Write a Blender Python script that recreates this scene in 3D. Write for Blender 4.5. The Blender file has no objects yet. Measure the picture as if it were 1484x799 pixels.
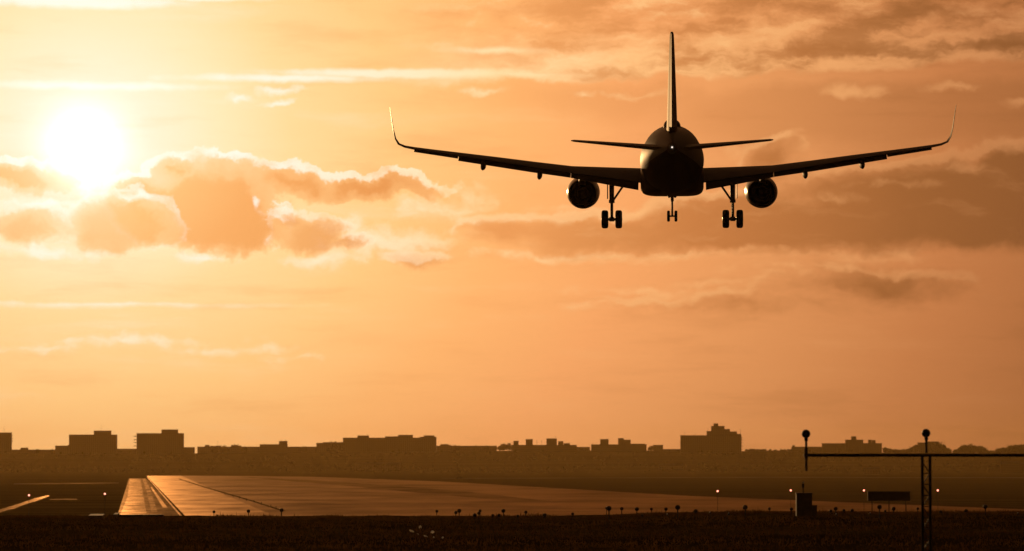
import bpy, bmesh, math, random
from mathutils import Vector, Matrix

random.seed(7)
R = math.radians
SC = bpy.context.scene
COL = SC.collection

# ------------------------------------------------------------------ camera
F = 5000.0                       # focal length in photo pixels (1484 wide)
CX, CY, HOR = 742.0, 399.5, 664.0
PITCH = math.atan((HOR - CY) / F)
CAMZ = 20.0                      # metres above the runway
cam = bpy.data.cameras.new("camera")
cam.sensor_width = 36.0
cam.lens = 36.0 * F / 1484.0
cam.clip_start = 1.0
cam.clip_end = 40000.0
cam.dof.use_dof = True
cam.dof.focus_distance = 222.0
cam.dof.aperture_fstop = 1.6
camo = bpy.data.objects.new("camera", cam)
camo.location = (0, 0, CAMZ)
camo.rotation_euler = (math.pi / 2 + PITCH, 0, 0)
COL.objects.link(camo)
SC.camera = camo


def ray(px, py):
    x = (px - CX) / F
    y = (CY - py) / F
    c, s = math.cos(PITCH), math.sin(PITCH)
    return Vector((x, c - y * s, s + y * c))


def P(px, py, Y):
    d = ray(px, py)
    return Vector((0, 0, CAMZ)) + d * (Y / d.y)


def G(px, py, z=0.0):
    d = ray(px, py)
    return Vector((0, 0, CAMZ)) + d * ((z - CAMZ) / d.z)


# ------------------------------------------------------------------ exposure
SC.view_settings.view_transform = 'Standard'
SC.view_settings.look = 'None'
SC.view_settings.exposure = 0.0
SC.view_settings.gamma = 1.0
SC.view_settings.use_curve_mapping = False
SC.cycles.use_denoising = True
SC.cycles.max_bounces = 6
SC.cycles.volume_bounces = 1
SC.cycles.sample_clamp_indirect = 4.0
SC.cycles.caustics_reflective = False
SC.cycles.caustics_refractive = False

SUN_D = ray(122, 212).normalized()
SUN_AZ = math.atan2(SUN_D.x, SUN_D.y)
SUN_EL = math.asin(SUN_D.z)

# ------------------------------------------------------------------ sun lamp
sl = bpy.data.lights.new("sun", 'SUN')
sl.energy = 0.8
sl.angle = R(0.5)
sl.color = (1.0, 0.56, 0.22)
so = bpy.data.objects.new("sun", sl)
so.rotation_euler = (-SUN_D).to_track_quat('-Z', 'Y').to_euler()
so.location = (0, 0, 120)
COL.objects.link(so)


# ------------------------------------------------------------------ node helper
class Tree:
    def __init__(s, nt):
        s.nt = nt

    def _in(s, sock, v):
        if v is None:
            return
        if isinstance(v, bpy.types.NodeSocket):
            s.nt.links.new(v, sock)
        else:
            sock.default_value = v

    def m(s, op, a, b=None, c=None, clamp=False):
        n = s.nt.nodes.new('ShaderNodeMath')
        n.operation = op
        n.use_clamp = clamp
        for i, v in enumerate((a, b, c)):
            s._in(n.inputs[i], v)
        return n.outputs[0]

    def v(s, op, a, b=None, c=None):
        n = s.nt.nodes.new('ShaderNodeVectorMath')
        n.operation = op
        for i, q in enumerate((a, b, c)):
            s._in(n.inputs[i], q)
        return n.outputs['Value'] if op in ('LENGTH', 'DOT_PRODUCT', 'DISTANCE') else n.outputs['Vector']

    def noise(s, vec, scale=1.0, detail=3.0, rough=0.5, color=False, dist=0.0):
        n = s.nt.nodes.new('ShaderNodeTexNoise')
        n.inputs['Scale'].default_value = scale
        n.inputs['Detail'].default_value = detail
        n.inputs['Roughness'].default_value = rough
        n.inputs['Distortion'].default_value = dist
        if vec is not None:
            s.nt.links.new(vec, n.inputs['Vector'])
        return n.outputs[1] if color else n.outputs[0]

    def ss(s, x, a, b, lo=0.0, hi=1.0):
        n = s.nt.nodes.new('ShaderNodeMapRange')
        n.interpolation_type = 'SMOOTHSTEP'
        s._in(n.inputs['Value'], x)
        n.inputs['From Min'].default_value = a
        n.inputs['From Max'].default_value = b
        n.inputs['To Min'].default_value = lo
        n.inputs['To Max'].default_value = hi
        return n.outputs[0]

    def ramp(s, x, stops, scale):
        n = s.nt.nodes.new('ShaderNodeValToRGB')
        n.color_ramp.interpolation = 'LINEAR'
        e = n.color_ramp.elements
        while len(e) < len(stops):
            e.new(0.5)
        for el, (p, c) in zip(e, stops):
            el.position = p / scale
            el.color = (c[0], c[1], c[2], 1)
        s._in(n.inputs[0], s.m('DIVIDE', x, scale))
        return n.outputs[0]

    def mix(s, f, a, b, blend='MIX'):
        n = s.nt.nodes.new('ShaderNodeMix')
        n.data_type = 'RGBA'
        n.blend_type = blend
        s._in(n.inputs[0], f)
        for k, q in ((6, a), (7, b)):
            if isinstance(q, tuple):
                q = (q[0], q[1], q[2], 1)
            s._in(n.inputs[k], q)
        return n.outputs[2]

    def xyz(s, x, y, z=0.0):
        n = s.nt.nodes.new('ShaderNodeCombineXYZ')
        for i, q in enumerate((x, y, z)):
            s._in(n.inputs[i], q)
        return n.outputs[0]

    def sep(s, vec):
        n = s.nt.nodes.new('ShaderNodeSeparateXYZ')
        s.nt.links.new(vec, n.inputs[0])
        return n.outputs


def lin(r, g, b):
    def f(c):
        c /= 255.0
        return c / 12.92 if c <= 0.04045 else ((c + 0.055) / 1.055) ** 2.4
    return (f(r), f(g), f(b))


# ------------------------------------------------------------------ sky
def sky_uv(px, py):
    """azimuth / elevation of a photo point, one unit = 0.02 rad"""
    d = ray(px, py).normalized()
    return math.atan2(d.x, d.y) * 50, math.asin(d.z) * 50


world = bpy.data.worlds.new("World")
SC.world = world
world.use_nodes = True
nt = world.node_tree
nt.nodes.clear()
T = Tree(nt)
tc = nt.nodes.new('ShaderNodeTexCoord')
D = T.v('NORMALIZE', tc.outputs['Generated'])
dx, dy, dz = T.sep(D)
u = T.m('MULTIPLY', T.m('ARCTAN2', dx, dy), 50.0)
v = T.m('MULTIPLY', T.m('ARCSINE', dz), 50.0)
p = T.xyz(u, v)
su, sv = SUN_AZ * 50, SUN_EL * 50
rel = T.v('SUBTRACT', p, (su, sv, 0))
rel = T.v('MAXIMUM', T.v('MULTIPLY', rel, (1, 1.0, 0)), T.v('MULTIPLY', rel, (-1, -1.25, 0)))
r = T.v('LENGTH', rel)
RS = 40.0
clear = T.ramp(r, [
    (0, (1.1, 1.02, 0.85)), (0.6, lin(255, 251, 232)), (1.0, lin(255, 246, 216)), (2.0, lin(255, 235, 188)),
    (3.0, lin(255, 219, 157)), (4.5, lin(253, 203, 133)), (6.2, lin(250, 182, 113)), (8.0, lin(241, 165, 103)),
    (10.0, lin(220, 148, 91)), (12.5, lin(191, 122, 73)), (15.0, lin(157, 98, 57)), (22, lin(92, 54, 28)),
    (32, lin(48, 27, 13)), (40, lin(33, 17, 8))], RS)
dark = T.ramp(r, [
    (0, lin(255, 240, 205)), (0.7, lin(255, 224, 168)), (1.4, lin(252, 202, 132)), (2.5, lin(242, 176, 106)),
    (4.5, lin(224, 152, 87)), (6.5, lin(226, 153, 90)), (9.0, lin(188, 120, 67)), (12.0, lin(143, 91, 50)),
    (15.0, lin(115, 73, 41)), (22, lin(68, 43, 24)), (40, lin(30, 17, 9))], RS)
bright = T.ramp(r, [
    (0, (1.2, 1.15, 1.0)), (2.5, lin(255, 253, 238)), (4.0, lin(255, 244, 214)), (6.0, lin(255, 228, 174)),
    (8.0, lin(251, 198, 134)), (10.5, lin(236, 170, 109)), (12.5, lin(212, 147, 93)), (15, lin(180, 118, 74)),
    (22, lin(110, 70, 42)), (40, lin(40, 24, 13))], RS)

w1 = T.v('SCALE', T.v('SUBTRACT', T.noise(p, 0.8, 2, 0.5, True), (0.5, 0.5, 0.5)))
nt.nodes[-1].inputs['Scale'].default_value = 0.40
w2 = T.v('MULTIPLY', T.v('SUBTRACT', T.noise(p, 3.2, 6, 0.62, True), (0.5, 0.5, 0.5)), (0.30, 0.24, 0))
pw = T.v('ADD', T.v('ADD', p, w1), w2)
pw = T.v('MULTIPLY', pw, (1, 1, 0))
pl_ = T.v('MULTIPLY', T.v('ADD', p, T.v('MULTIPLY', T.v('ADD', w1, w2), (0.6, 0.22, 0))), (1, 1, 0))


def field(vec, blobs, smooth=0.12):
    """union of soft ellipses: (px, py, rx, r_up, r_down, weight) in photo pixels"""
    acc = None
    for cx, cy, rx, rt, rb, w in blobs:
        cu, cv = sky_uv(cx, cy)
        rx, rt, rb = rx / 100, rt / 100, rb / 100
        a = T.v('MULTIPLY_ADD', vec, (1 / rx, 1 / rt, 0), (-cu / rx, -cv / rt, 0))
        b = T.v('MULTIPLY_ADD', vec, (-1 / rx, -1 / rb, 0), (cu / rx, cv / rb, 0))
        d = T.m('MULTIPLY_ADD', T.v('LENGTH', T.v('MAXIMUM', a, b)), -w, w)
        acc = d if acc is None else T.m('SMOOTH_MAX', acc, d, smooth)
    return acc


fine = T.noise(T.v('MULTIPLY', pw, (1.0, 1.5, 1)), 2.4, 7, 0.6)
streak = T.noise(T.v('MULTIPLY', T.v('ADD', p, T.v('MULTIPLY', w2, (1, .4, 0))), (0.28, 1.9, 1)), 1.0, 6, 0.6)
c = clear
# faint long streaks over the whole sky
c = T.mix(T.ss(streak, 0.52, 0.78, 0, 0.22), c, bright)
c = T.mix(T.ss(streak, 0.50, 0.28, 0, 0.30), c, dark)

# high mottled layer at the top right, with a brighter lower lip
fx, fv = sky_uv(1000, 112)
lo = T.m('ADD', T.m('SUBTRACT', T.sep(pw)[1], fv), T.m('MULTIPLY', T.m('SUBTRACT', u, fx), -0.035))
topm = T.m('MULTIPLY', T.ss(lo, -0.02, 0.10), T.ss(u, sky_uv(520, 0)[0], sky_uv(900, 0)[0]))
mott = T.noise(T.v('MULTIPLY', T.v('ADD', p, w2), (0.55, 1.7, 1)), 1.25, 7, 0.62)
c = T.mix(T.m('MULTIPLY', topm, T.ss(lo, 0.9, 0.1, 0.0, 0.75)), c, bright)
c = T.mix(T.m('MULTIPLY', topm, T.ss(mott, 0.44, 0.62, 0, 0.75)), c, dark)
c = T.mix(T.m('MULTIPLY', topm, T.ss(mott, 0.48, 0.34, 0, 0.85)), c, bright)
tdark = T.m('ADD', field(pw, [(1205, 72, 95, 17, 16, 1), (1440, 68, 80, 16, 15, 1), (1330, 22, 320, 34, 26, .8), (820, 60, 120, 14, 14, .4), (1010, 82, 160, 10, 10, .5), (760, 16, 240, 22, 18, .5)]),
            T.m('MULTIPLY', T.m('SUBTRACT', mott, 0.5), 1.6))
c = T.mix(T.ss(tdark, 0.1, 0.9, 0, 0.8), c, dark)
# smoother darker sheet under it
sheet = field(pw, [(1330, 150, 520, 44, 90, 1), (880, 138, 260, 28, 60, .6)])
c = T.mix(T.ss(sheet, 0.0, 0.5, 0, 0.34), c, dark)

# bright wisps and streaks
long_pts = [(590, 106, 270, 10, 11, 1), (420, 113, 230, 9, 9, .8), (760, 108, 120, 5, 7, .7), (120, 124, 260, 9, 9, .7), (110, 3, 210, 12, 14, 1),
            (300, -2, 120, 8, 8, .7), (720, 74, 100, 8, 8, .6), (150, 441, 380, 5, 8, .42)]
wm = T.m('ADD', field(pl_, long_pts, 0.05), T.m('MULTIPLY', T.m('SUBTRACT', fine, 0.5), 0.7))
c = T.mix(T.ss(wm, 0.0, 0.75, 0, 0.92), c, bright)
wisp_pts = [(405, 128, 46, 9, 10, 1), (345, 138, 34, 8, 9, .9), (400, 148, 30, 7, 7, .9),
            (700, 133, 46, 8, 8, .8), (1240, 134, 60, 15, 15, 1), (1385, 128, 52, 11, 11, .9),
            (930, 134, 66, 7, 8, .6), (850, 136, 24, 7, 7, .6),
            (190, 493, 170, 9, 12, .55), (70, 503, 150, 9, 10, .4),
            (330, 506, 130, 9, 12, .5), (430, 522, 60, 9, 12, .4), (1480, 150, 40, 8, 8, .7)]
wm = T.m('ADD', field(pw, wisp_pts, 0.05), T.m('MULTIPLY', T.m('SUBTRACT', fine, 0.5), 1.5))
c = T.mix(T.ss(wm, 0.0, 0.95, 0, 0.8), c, bright)

# pale torn patches below and right of the big cloud
patch = [(560, 350, 130, 30, 34, 1), (470, 375, 70, 18, 16, .9), (640, 300, 80, 25, 25, .8), (290, 372, 60, 9, 9, .9),
         (820, 372, 190, 9, 12, .8), (60, 362, 130, 14, 12, .8), (500, 325, 60, 25, 25, .8), (930, 420, 130, 10, 10, .6),
         (1290, 362, 60, 8, 10, .7), (1180, 388, 150, 10, 8, .5), (690, 275, 60, 22, 22, .5)]
pm = T.m('ADD', field(pw, patch), T.m('MULTIPLY', T.m('SUBTRACT', fine, 0.5), 1.8))
c = T.mix(T.ss(pm, 0.0, 1.0, 0, 0.7), c, bright)

# the broad bank on the right
bank_pts = [(1390, 305, 330, 82, 66, 1.25), (1120, 328, 280, 58, 50, 1.15), (870, 338, 190, 40, 42, .8),
            (1480, 240, 110, 44, 80, 1), (1115, 226, 66, 40, 46, .55), (1265, 412, 190, 34, 34, .45),
            (735, 335, 90, 34, 40, .55), (600, 372, 60, 14, 18, .4), (1080, 440, 300, 20, 30, .25)]


def bank_d(vec):
    n = T.noise(T.v('MULTIPLY', vec, (0.8, 1.5, 1)), 1.3, 8, 0.62)
    return T.m('ADD', field(vec, bank_pts, 0.2), T.m('MULTIPLY', T.m('SUBTRACT', n, 0.5), 0.7))


bd = bank_d(pw)
bd2 = bank_d(T.v('ADD', pw, (-0.05, 0.15, 0)))
bm = T.ss(bd, 0.0, 0.52)
brim = T.m('MULTIPLY', T.ss(bd, 0.02, 0.14), T.ss(bd2, 0.10, -0.05))
c = T.mix(T.m('MULTIPLY', bm, 0.96), c, dark)
c = T.mix(T.m('MULTIPLY', brim, 0.42), c, bright)

# torn lighter edges and streaks inside the bank
bw = T.m('ADD', field(pw, [(1462, 214, 46, 20, 12, 1), (1400, 248, 60, 10, 12, .8), (1310, 268, 90, 9, 11, .5), (1190, 286, 90, 9, 10, .4),
                           (1120, 196, 56, 9, 9, .8), (1165, 218, 16, 14, 14, .6), (1060, 215, 20, 16, 20, .5),
                           (900, 300, 170, 9, 10, .6), (760, 318, 90, 8, 8, .5), (1000, 366, 200, 7, 8, .7), (1250, 372, 170, 8, 8, .6),
                           (1230, 388, 120, 7, 9, .7), (1040, 408, 120, 7, 9, .6)]), T.m('MULTIPLY', T.m('SUBTRACT', fine, 0.5), 1.9))
c = T.mix(T.ss(bw, 0.0, 1.0, 0, 0.48), c, bright)
c = T.mix(T.m('MULTIPLY', bm, T.ss(T.noise(T.v('MULTIPLY', pw, (.5, 2.2, 1)), 1.6, 7, 0.62), 0.52, 0.76, 0, 0.2)), c, bright)

# glare of the low sun itself
glare = T.m('POWER', 2.718, T.m('MULTIPLY', T.m('POWER', T.v('LENGTH', T.v('SUBTRACT', p, (su, sv, 0))), 2.0), -5.0))

# the heaped cloud that sits under the sun
half_ = T.mix(0.5, clear, dark)
w3 = T.v('MULTIPLY', T.v('SUBTRACT', T.noise(T.v('ADD', p, (3.7, 9.1, 0)), 1.7, 9, 0.68, True), (0.5, 0.5, 0.5)), (0.62, 0.5, 0))
ph = T.v('ADD', pw, w3)
darker = T.mix(1.0, dark, (0.93, 0.87, 0.80), 'MULTIPLY')
pv_ = T.sep(pw)[1]


def heap(c, pts, off, rim=0.85, base=365, cover=0.95, seed=0.0, soft=0.28):
    """one heaped cloud: soft body, darker towards its flat base, bright edge where it thins towards the sun"""
    def dens(vec):
        n = T.noise(T.v('MULTIPLY_ADD', vec, (1.0, 1.2, 1), (seed, seed, 0)), 2.1, 9, 0.64)
        return T.m('ADD', field(vec, pts, 0.12), T.m('MULTIPLY', T.m('SUBTRACT', n, 0.5), 0.8))
    cd = dens(ph)
    cd2 = dens(T.v('ADD', ph, off))
    cm = T.ss(cd, -0.02, soft)
    crim = T.m('MULTIPLY', T.ss(cd, -0.05, 0.05), T.ss(cd2, 0.24, -0.02))
    deep = T.ss(T.m('ADD', cd, T.m('MULTIPLY', T.m('SUBTRACT', pv_, sky_uv(0, base - 70)[1]), -0.40)), -0.05, 0.95)
    body = T.mix(deep, half_, dark)
    body = T.mix(T.ss(deep, 0.6, 1.0, 0, 0.7), body, darker)
    c = T.mix(T.m('MULTIPLY', cm, cover), c, body)
    crim = T.m('MULTIPLY', crim, T.ss(T.noise(p, 1.6, 5, 0.6), 0.36, 0.60, 0.35, 1.0))
    return T.mix(T.m('MULTIPLY', crim, rim), c, bright)


c = heap(c, [(20, 255, 105, 30, 22, 1.2), (300, 305, 128, 86, 66, 1.7), (215, 275, 80, 36, 60, 1.1),
             (352, 318, 66, 58, 52, 1.3), (425, 264, 90, 28, 24, 1.1), (535, 266, 118, 26, 24, 1.2), (260, 245, 50, 24, 40, 1)],
         (-0.03, 0.09, 0))
c = heap(c, [(178, 323, 92, 56, 44, 1.4), (190, 300, 44, 32, 30, 1), (452, 338, 64, 34, 30, 1.1), (425, 318, 40, 20, 20, .8), (35, 325, 78, 38, 30, .9), (505, 352, 40, 16, 14, .6)],
         (0.03, 0.06, 0), 0.5, 370, 0.78, 5.3, 0.42)
# torn bright gaps in the cloud
gap_pts = [(210, 281, 34, 7, 7, .8), (398, 312, 34, 8, 8, .7), (60, 290, 100, 9, 8, .7), (128, 268, 20, 40, 40, 1.1), (372, 300, 12, 10, 14, .7)]
gm = T.ss(T.m('ADD', field(pw, gap_pts), T.m('MULTIPLY', T.m('SUBTRACT', fine, 0.5), 2.2)), 0.0, 0.9)
c = T.mix(T.m('MULTIPLY', gm, 0.8), c, bright)
c = T.mix(glare, c, (1.2, 1.1, 0.95), 'ADD')
# the ground half of the dome
c = T.mix(T.ss(dz, -0.002, -0.02), c, lin(38, 22, 10))

sky = nt.nodes.new('ShaderNodeTexSky')
sky.sky_type = 'NISHITA'
sky.sun_disc = False
sky.sun_elevation = SUN_EL
sky.sun_rotation = SUN_AZ
sky.air_density = 1.5
sky.dust_density = 4.0
base = T.mix(1.0, sky.outputs[0], (0.028, 0.015, 0.007), 'MULTIPLY')
tot = T.v('ADD', base, T.v('MULTIPLY', c, (10, 10, 10)))
bg = nt.nodes.new('ShaderNodeBackground')
bg.inputs['Strength'].default_value = 0.1
nt.links.new(tot, bg.inputs['Color'])
wo = nt.nodes.new('ShaderNodeOutputWorld')
nt.links.new(bg.outputs[0], wo.inputs['Surface'])
world.cycles.sampling_method = 'MANUAL'
world.cycles.sample_map_resolution = 2048


# ------------------------------------------------------------------ materials
def mat(name, col, rough=0.6, spec=0.5, metal=0.0, var=0.0, vscale=1.0, vec=(1, 1, 1), bump=0.0, bscale=5.0, coat=0.0,
        rvar=0.0):
    m = bpy.data.materials.new(name)
    m.use_nodes = True
    n = m.node_tree
    b = n.nodes['Principled BSDF']
    b.inputs['Base Color'].default_value = (*col, 1)
    b.inputs['Roughness'].default_value = rough
    b.inputs['Specular IOR Level'].default_value = spec
    b.inputs['Metallic'].default_value = metal
    b.inputs['Coat Weight'].default_value = coat
    t = Tree(n)
    tcn = n.nodes.new('ShaderNodeTexCoord')
    ov = t.v('MULTIPLY', tcn.outputs['Object'], vec)
    if var:
        f = t.noise(ov, vscale, 5, 0.6)
        cc = t.mix(t.ss(f, 0.3, 0.7), tuple(x * (1 - var) for x in col), tuple(min(1, x * (1 + var)) for x in col))
        n.links.new(cc, b.inputs['Base Color'])
        if rvar:
            n.links.new(t.ss(f, 0.35, 0.65, rough - rvar, rough + rvar), b.inputs['Roughness'])
    if bump:
        bn = n.nodes.new('ShaderNodeBump')
        bn.inputs['Strength'].default_value = bump
        n.links.new(t.noise(ov, bscale, 4, 0.6), bn.inputs['Height'])
        n.links.new(bn.outputs[0], b.inputs['Normal'])
    return m


def matte(name, col, var=0.3, vscale=1.0, vec=(1, 1, 1)):
    m = bpy.data.materials.new(name)
    m.use_nodes = True
    n = m.node_tree
    n.nodes.clear()
    d = n.nodes.new('ShaderNodeBsdfDiffuse')
    o = n.nodes.new('ShaderNodeOutputMaterial')
    n.links.new(d.outputs[0], o.inputs['Surface'])
    t = Tree(n)
    tcn = n.nodes.new('ShaderNodeTexCoord')
    f = t.noise(t.v('MULTIPLY', tcn.outputs['Object'], vec), vscale, 5, 0.6)
    n.links.new(t.mix(t.ss(f, 0.3, 0.7), tuple(x * (1 - var) for x in col), tuple(x * (1 + var) for x in col)), d.inputs['Color'])
    return m


def paved(name, col, gloss, rough, var=0.3, vscale=0.02, vec=(1, 0.12, 1), streaks=0.0):
    """worn pavement: mostly diffuse, with a share of glossy wetness / polish that varies in patches"""
    m = bpy.data.materials.new(name)
    m.use_nodes = True
    n = m.node_tree
    n.nodes.clear()
    t = Tree(n)
    tcn = n.nodes.new('ShaderNodeTexCoord')
    ov = t.v('MULTIPLY', tcn.outputs['Object'], vec)
    f = t.noise(ov, vscale, 6, 0.6)
    d = n.nodes.new('ShaderNodeBsdfDiffuse')
    n.links.new(t.mix(t.ss(f, 0.3, 0.7), tuple(x * (1 - var) for x in col), tuple(x * (1 + var) for x in col)), d.inputs['Color'])
    gl = n.nodes.new('ShaderNodeBsdfGlossy')
    gl.inputs['Roughness'].default_value = rough
    gl.inputs['Color'].default_value = (.95, .61, .36, 1)
    mx = n.nodes.new('ShaderNodeMixShader')
    f2 = t.noise(t.v('ADD', ov, (37.0, 11.0, 0)), vscale * 1.7, 5, 0.6)
    n.links.new(t.ss(f2, 0.30, 0.70, gloss * (1 - var), gloss * (1 + var)), mx.inputs[0])
    n.links.new(d.outputs[0], mx.inputs[1])
    n.links.new(gl.outputs[0], mx.inputs[2])
    o = n.nodes.new('ShaderNodeOutputMaterial')
    n.links.new(mx.outputs[0], o.inputs['Surface'])
    return m


def emis(name, col, strength):
    m = bpy.data.materials.new(name)
    m.use_nodes = True
    b = m.node_tree.nodes['Principled BSDF']
    b.inputs['Base Color'].default_value = (*col, 1)
    b.inputs['Emission Color'].default_value = (*col, 1)
    b.inputs['Emission Strength'].default_value = strength
    return m


M = {}
M['grass'] = matte('dark_grass', (0.062, 0.040, 0.016), var=0.55, vscale=0.05, vec=(0.06, 1, 1))
M['blade'] = matte('grass_blades', (0.10, 0.048, 0.013), var=0.3, vscale=0.12, vec=(.35, 1, 1))


def thin(m, share):
    """thin sheet: part of the light that falls on the far side comes through"""
    n = m.node_tree
    d = [q_ for q_ in n.nodes if q_.type == 'BSDF_DIFFUSE'][0]
    o = [q_ for q_ in n.nodes if q_.type == 'OUTPUT_MATERIAL'][0]
    tr = n.nodes.new('ShaderNodeBsdfTranslucent')
    mx = n.nodes.new('ShaderNodeMixShader')
    mx.inputs[0].default_value = share
    n.links.new(d.inputs['Color'].links[0].from_socket, tr.inputs['Color'])
    n.links.new(d.outputs[0], mx.inputs[1])
    n.links.new(tr.outputs[0], mx.inputs[2])
    n.links.new(mx.outputs[0], o.inputs['Surface'])


thin(M['blade'], 0.6)
M['asphalt'] = paved('runway_asphalt', (0.06, 0.055, 0.05), 0.33, 0.36, 0.45, 0.03, (1, 0.30, 1))
M['concrete'] = paved('apron_concrete', (0.12, 0.09, 0.07), 0.19, 0.32, 0.45, 0.010, (1, 0.45, 1))
M['stained'] = paved('stained_concrete', (0.08, 0.06, 0.04), 0.12, 0.34, 0.5, 0.012, (1, 0.4, 1))
M['wet'] = paved('wet_asphalt', (0.05, 0.045, 0.04), 0.065, 0.30, 0.95, 0.05, (1, 0.5, 1))
M['road'] = paved('wet_road', (0.06, 0.05, 0.04), 0.06, 0.30, 0.95, 0.09, (1, 0.6, 1))
M['shoulder'] = paved('stained_shoulder', (0.07, 0.05, 0.03), 0.035, 0.34, 0.8, 0.06, (1, 0.5, 1))
M['track'] = paved('dirt_track', (0.12, 0.09, 0.06), 0.008, 0.4, 0.6, 0.02, (1, 0.5, 1))
M['line'] = paved('white_paint', (0.7, 0.68, 0.62), 0.24, 0.3, 0.6, 0.03, (1, .5, 1))
M['verge'] = matte('verge_grass', (0.05, 0.042, 0.018), var=0.4, vscale=0.03, vec=(1, 0.15, 1))
M['white'] = mat('white_aircraft_paint', (0.62, 0.62, 0.62), 0.4, 0.5,  var=0.06, vscale=0.8)
M['belly'] = mat('dark_aircraft_paint', (0.05, 0.016, 0.014), 0.4, 0.4, coat=0.2, var=0.1, vscale=0.8)
M['wing'] = mat('grey_wing_paint_lit', (0.26, 0.25, 0.24), 0.55, 0.12, var=0.12, vscale=1.5)  # grey lightened: sky reflection on the wing top put into the colour
M['flap'] = mat('flap_paint_shaded', (0.09, 0.085, 0.08), 0.6, 0.08, var=0.15, vscale=1.5)  # darkened copy of the wing grey, so flaps look unlit beside the wing top
M['fin'] = mat('fin_paint', (0.40, 0.26, 0.09), 0.55, 0.009, var=0.1)
M['tip_dark'] = mat('tip_inner_paint', (0.05, 0.02, 0.015), 0.6, 0.2)
M['metal'] = mat('gear_metal', (0.30, 0.30, 0.30), 0.38, 0.5, 0.8, var=0.2, vscale=6)
M['hot'] = matte('exhaust_metal', (0.025, 0.02, 0.018), var=0.2, vscale=4)
M['engine'] = mat('nacelle_paint', (0.05, 0.02, 0.02), 0.3, 0.2,  var=0.1, vscale=1)
M['chrome'] = mat('polished_lip', (0.7, 0.7, 0.7), 0.18, 0.5, 1.0)
M['tyre'] = mat('black_rubber', (0.018, 0.018, 0.018), 0.8, 0.3, var=0.2, vscale=10)
M['steel'] = mat('dark_galvanised_steel', (0.06, 0.055, 0.05), 0.55, 0.4, 0.4, var=0.3, vscale=8)
M['black'] = mat('black_paint', (0.02, 0.018, 0.016), 0.55, 0.4, var=0.3, vscale=6)
M['cabinet'] = mat('cabinet_paint', (0.07, 0.05, 0.04), 0.6, 0.3, var=0.25, vscale=3)
M['sign'] = mat('sign_back', (0.06, 0.035, 0.03), 0.6, 0.3, var=0.2, vscale=3)
M['concrete_block'] = mat('pale_concrete', (0.42, 0.27, 0.17), 0.6, 0.3, var=0.25, vscale=3)
M['paper'] = matte('pale_litter', (0.75, 0.70, 0.6), var=0.1, vscale=5)
thin(M['paper'], 0.75)
M['leaf'] = matte('dark_foliage', (0.035, 0.032, 0.014), var=0.2, vscale=0.2)
M['bark'] = matte('bark', (0.08, 0.06, 0.04), var=0.4)
M['red'] = emis('red_lamp', (1.0, 0.30, 0.19), 3.0)
M['tail_lamp'] = emis('white_lamp', (1.0, 0.85, 0.7), 1.3)
M['glint'] = mat('glass_lens', (0.5, 0.5, 0.5), 0.1, 0.9)


def facade(name, col):
    m = matte(name, col, var=0.1, vscale=0.2)
    n = m.node_tree
    b = [q_ for q_ in n.nodes if q_.type == 'BSDF_DIFFUSE'][0]
    t = Tree(n)
    tcn = n.nodes.new('ShaderNodeTexCoord')
    x, y, z = t.sep(tcn.outputs['Object'])
    h = t.m('ADD', x, y)
    fx = t.m('FRACT', t.m('MULTIPLY', h, 1 / 3.4))
    fz = t.m('FRACT', t.m('MULTIPLY', z, 1 / 3.0))
    win = t.m('MULTIPLY', t.m('MULTIPLY', t.m('GREATER_THAN', fx, 0.35), t.m('LESS_THAN', fx, 0.8)),
              t.m('MULTIPLY', t.m('GREATER_THAN', fz, 0.35), t.m('LESS_THAN', fz, 0.82)))
    n.links.new(t.mix(win, col, (0.06, 0.05, 0.045)), b.inputs['Color'])
    return m


M['facade1'] = facade('pale_facade', (0.22, 0.17, 0.12))
M['facade2'] = facade('brick_facade', (0.18, 0.11, 0.07))
M['facade3'] = facade('grey_facade', (0.20, 0.17, 0.14))
M['roof'] = matte('roof_felt', (0.10, 0.085, 0.075), var=0.3, vscale=0.2)


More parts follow.
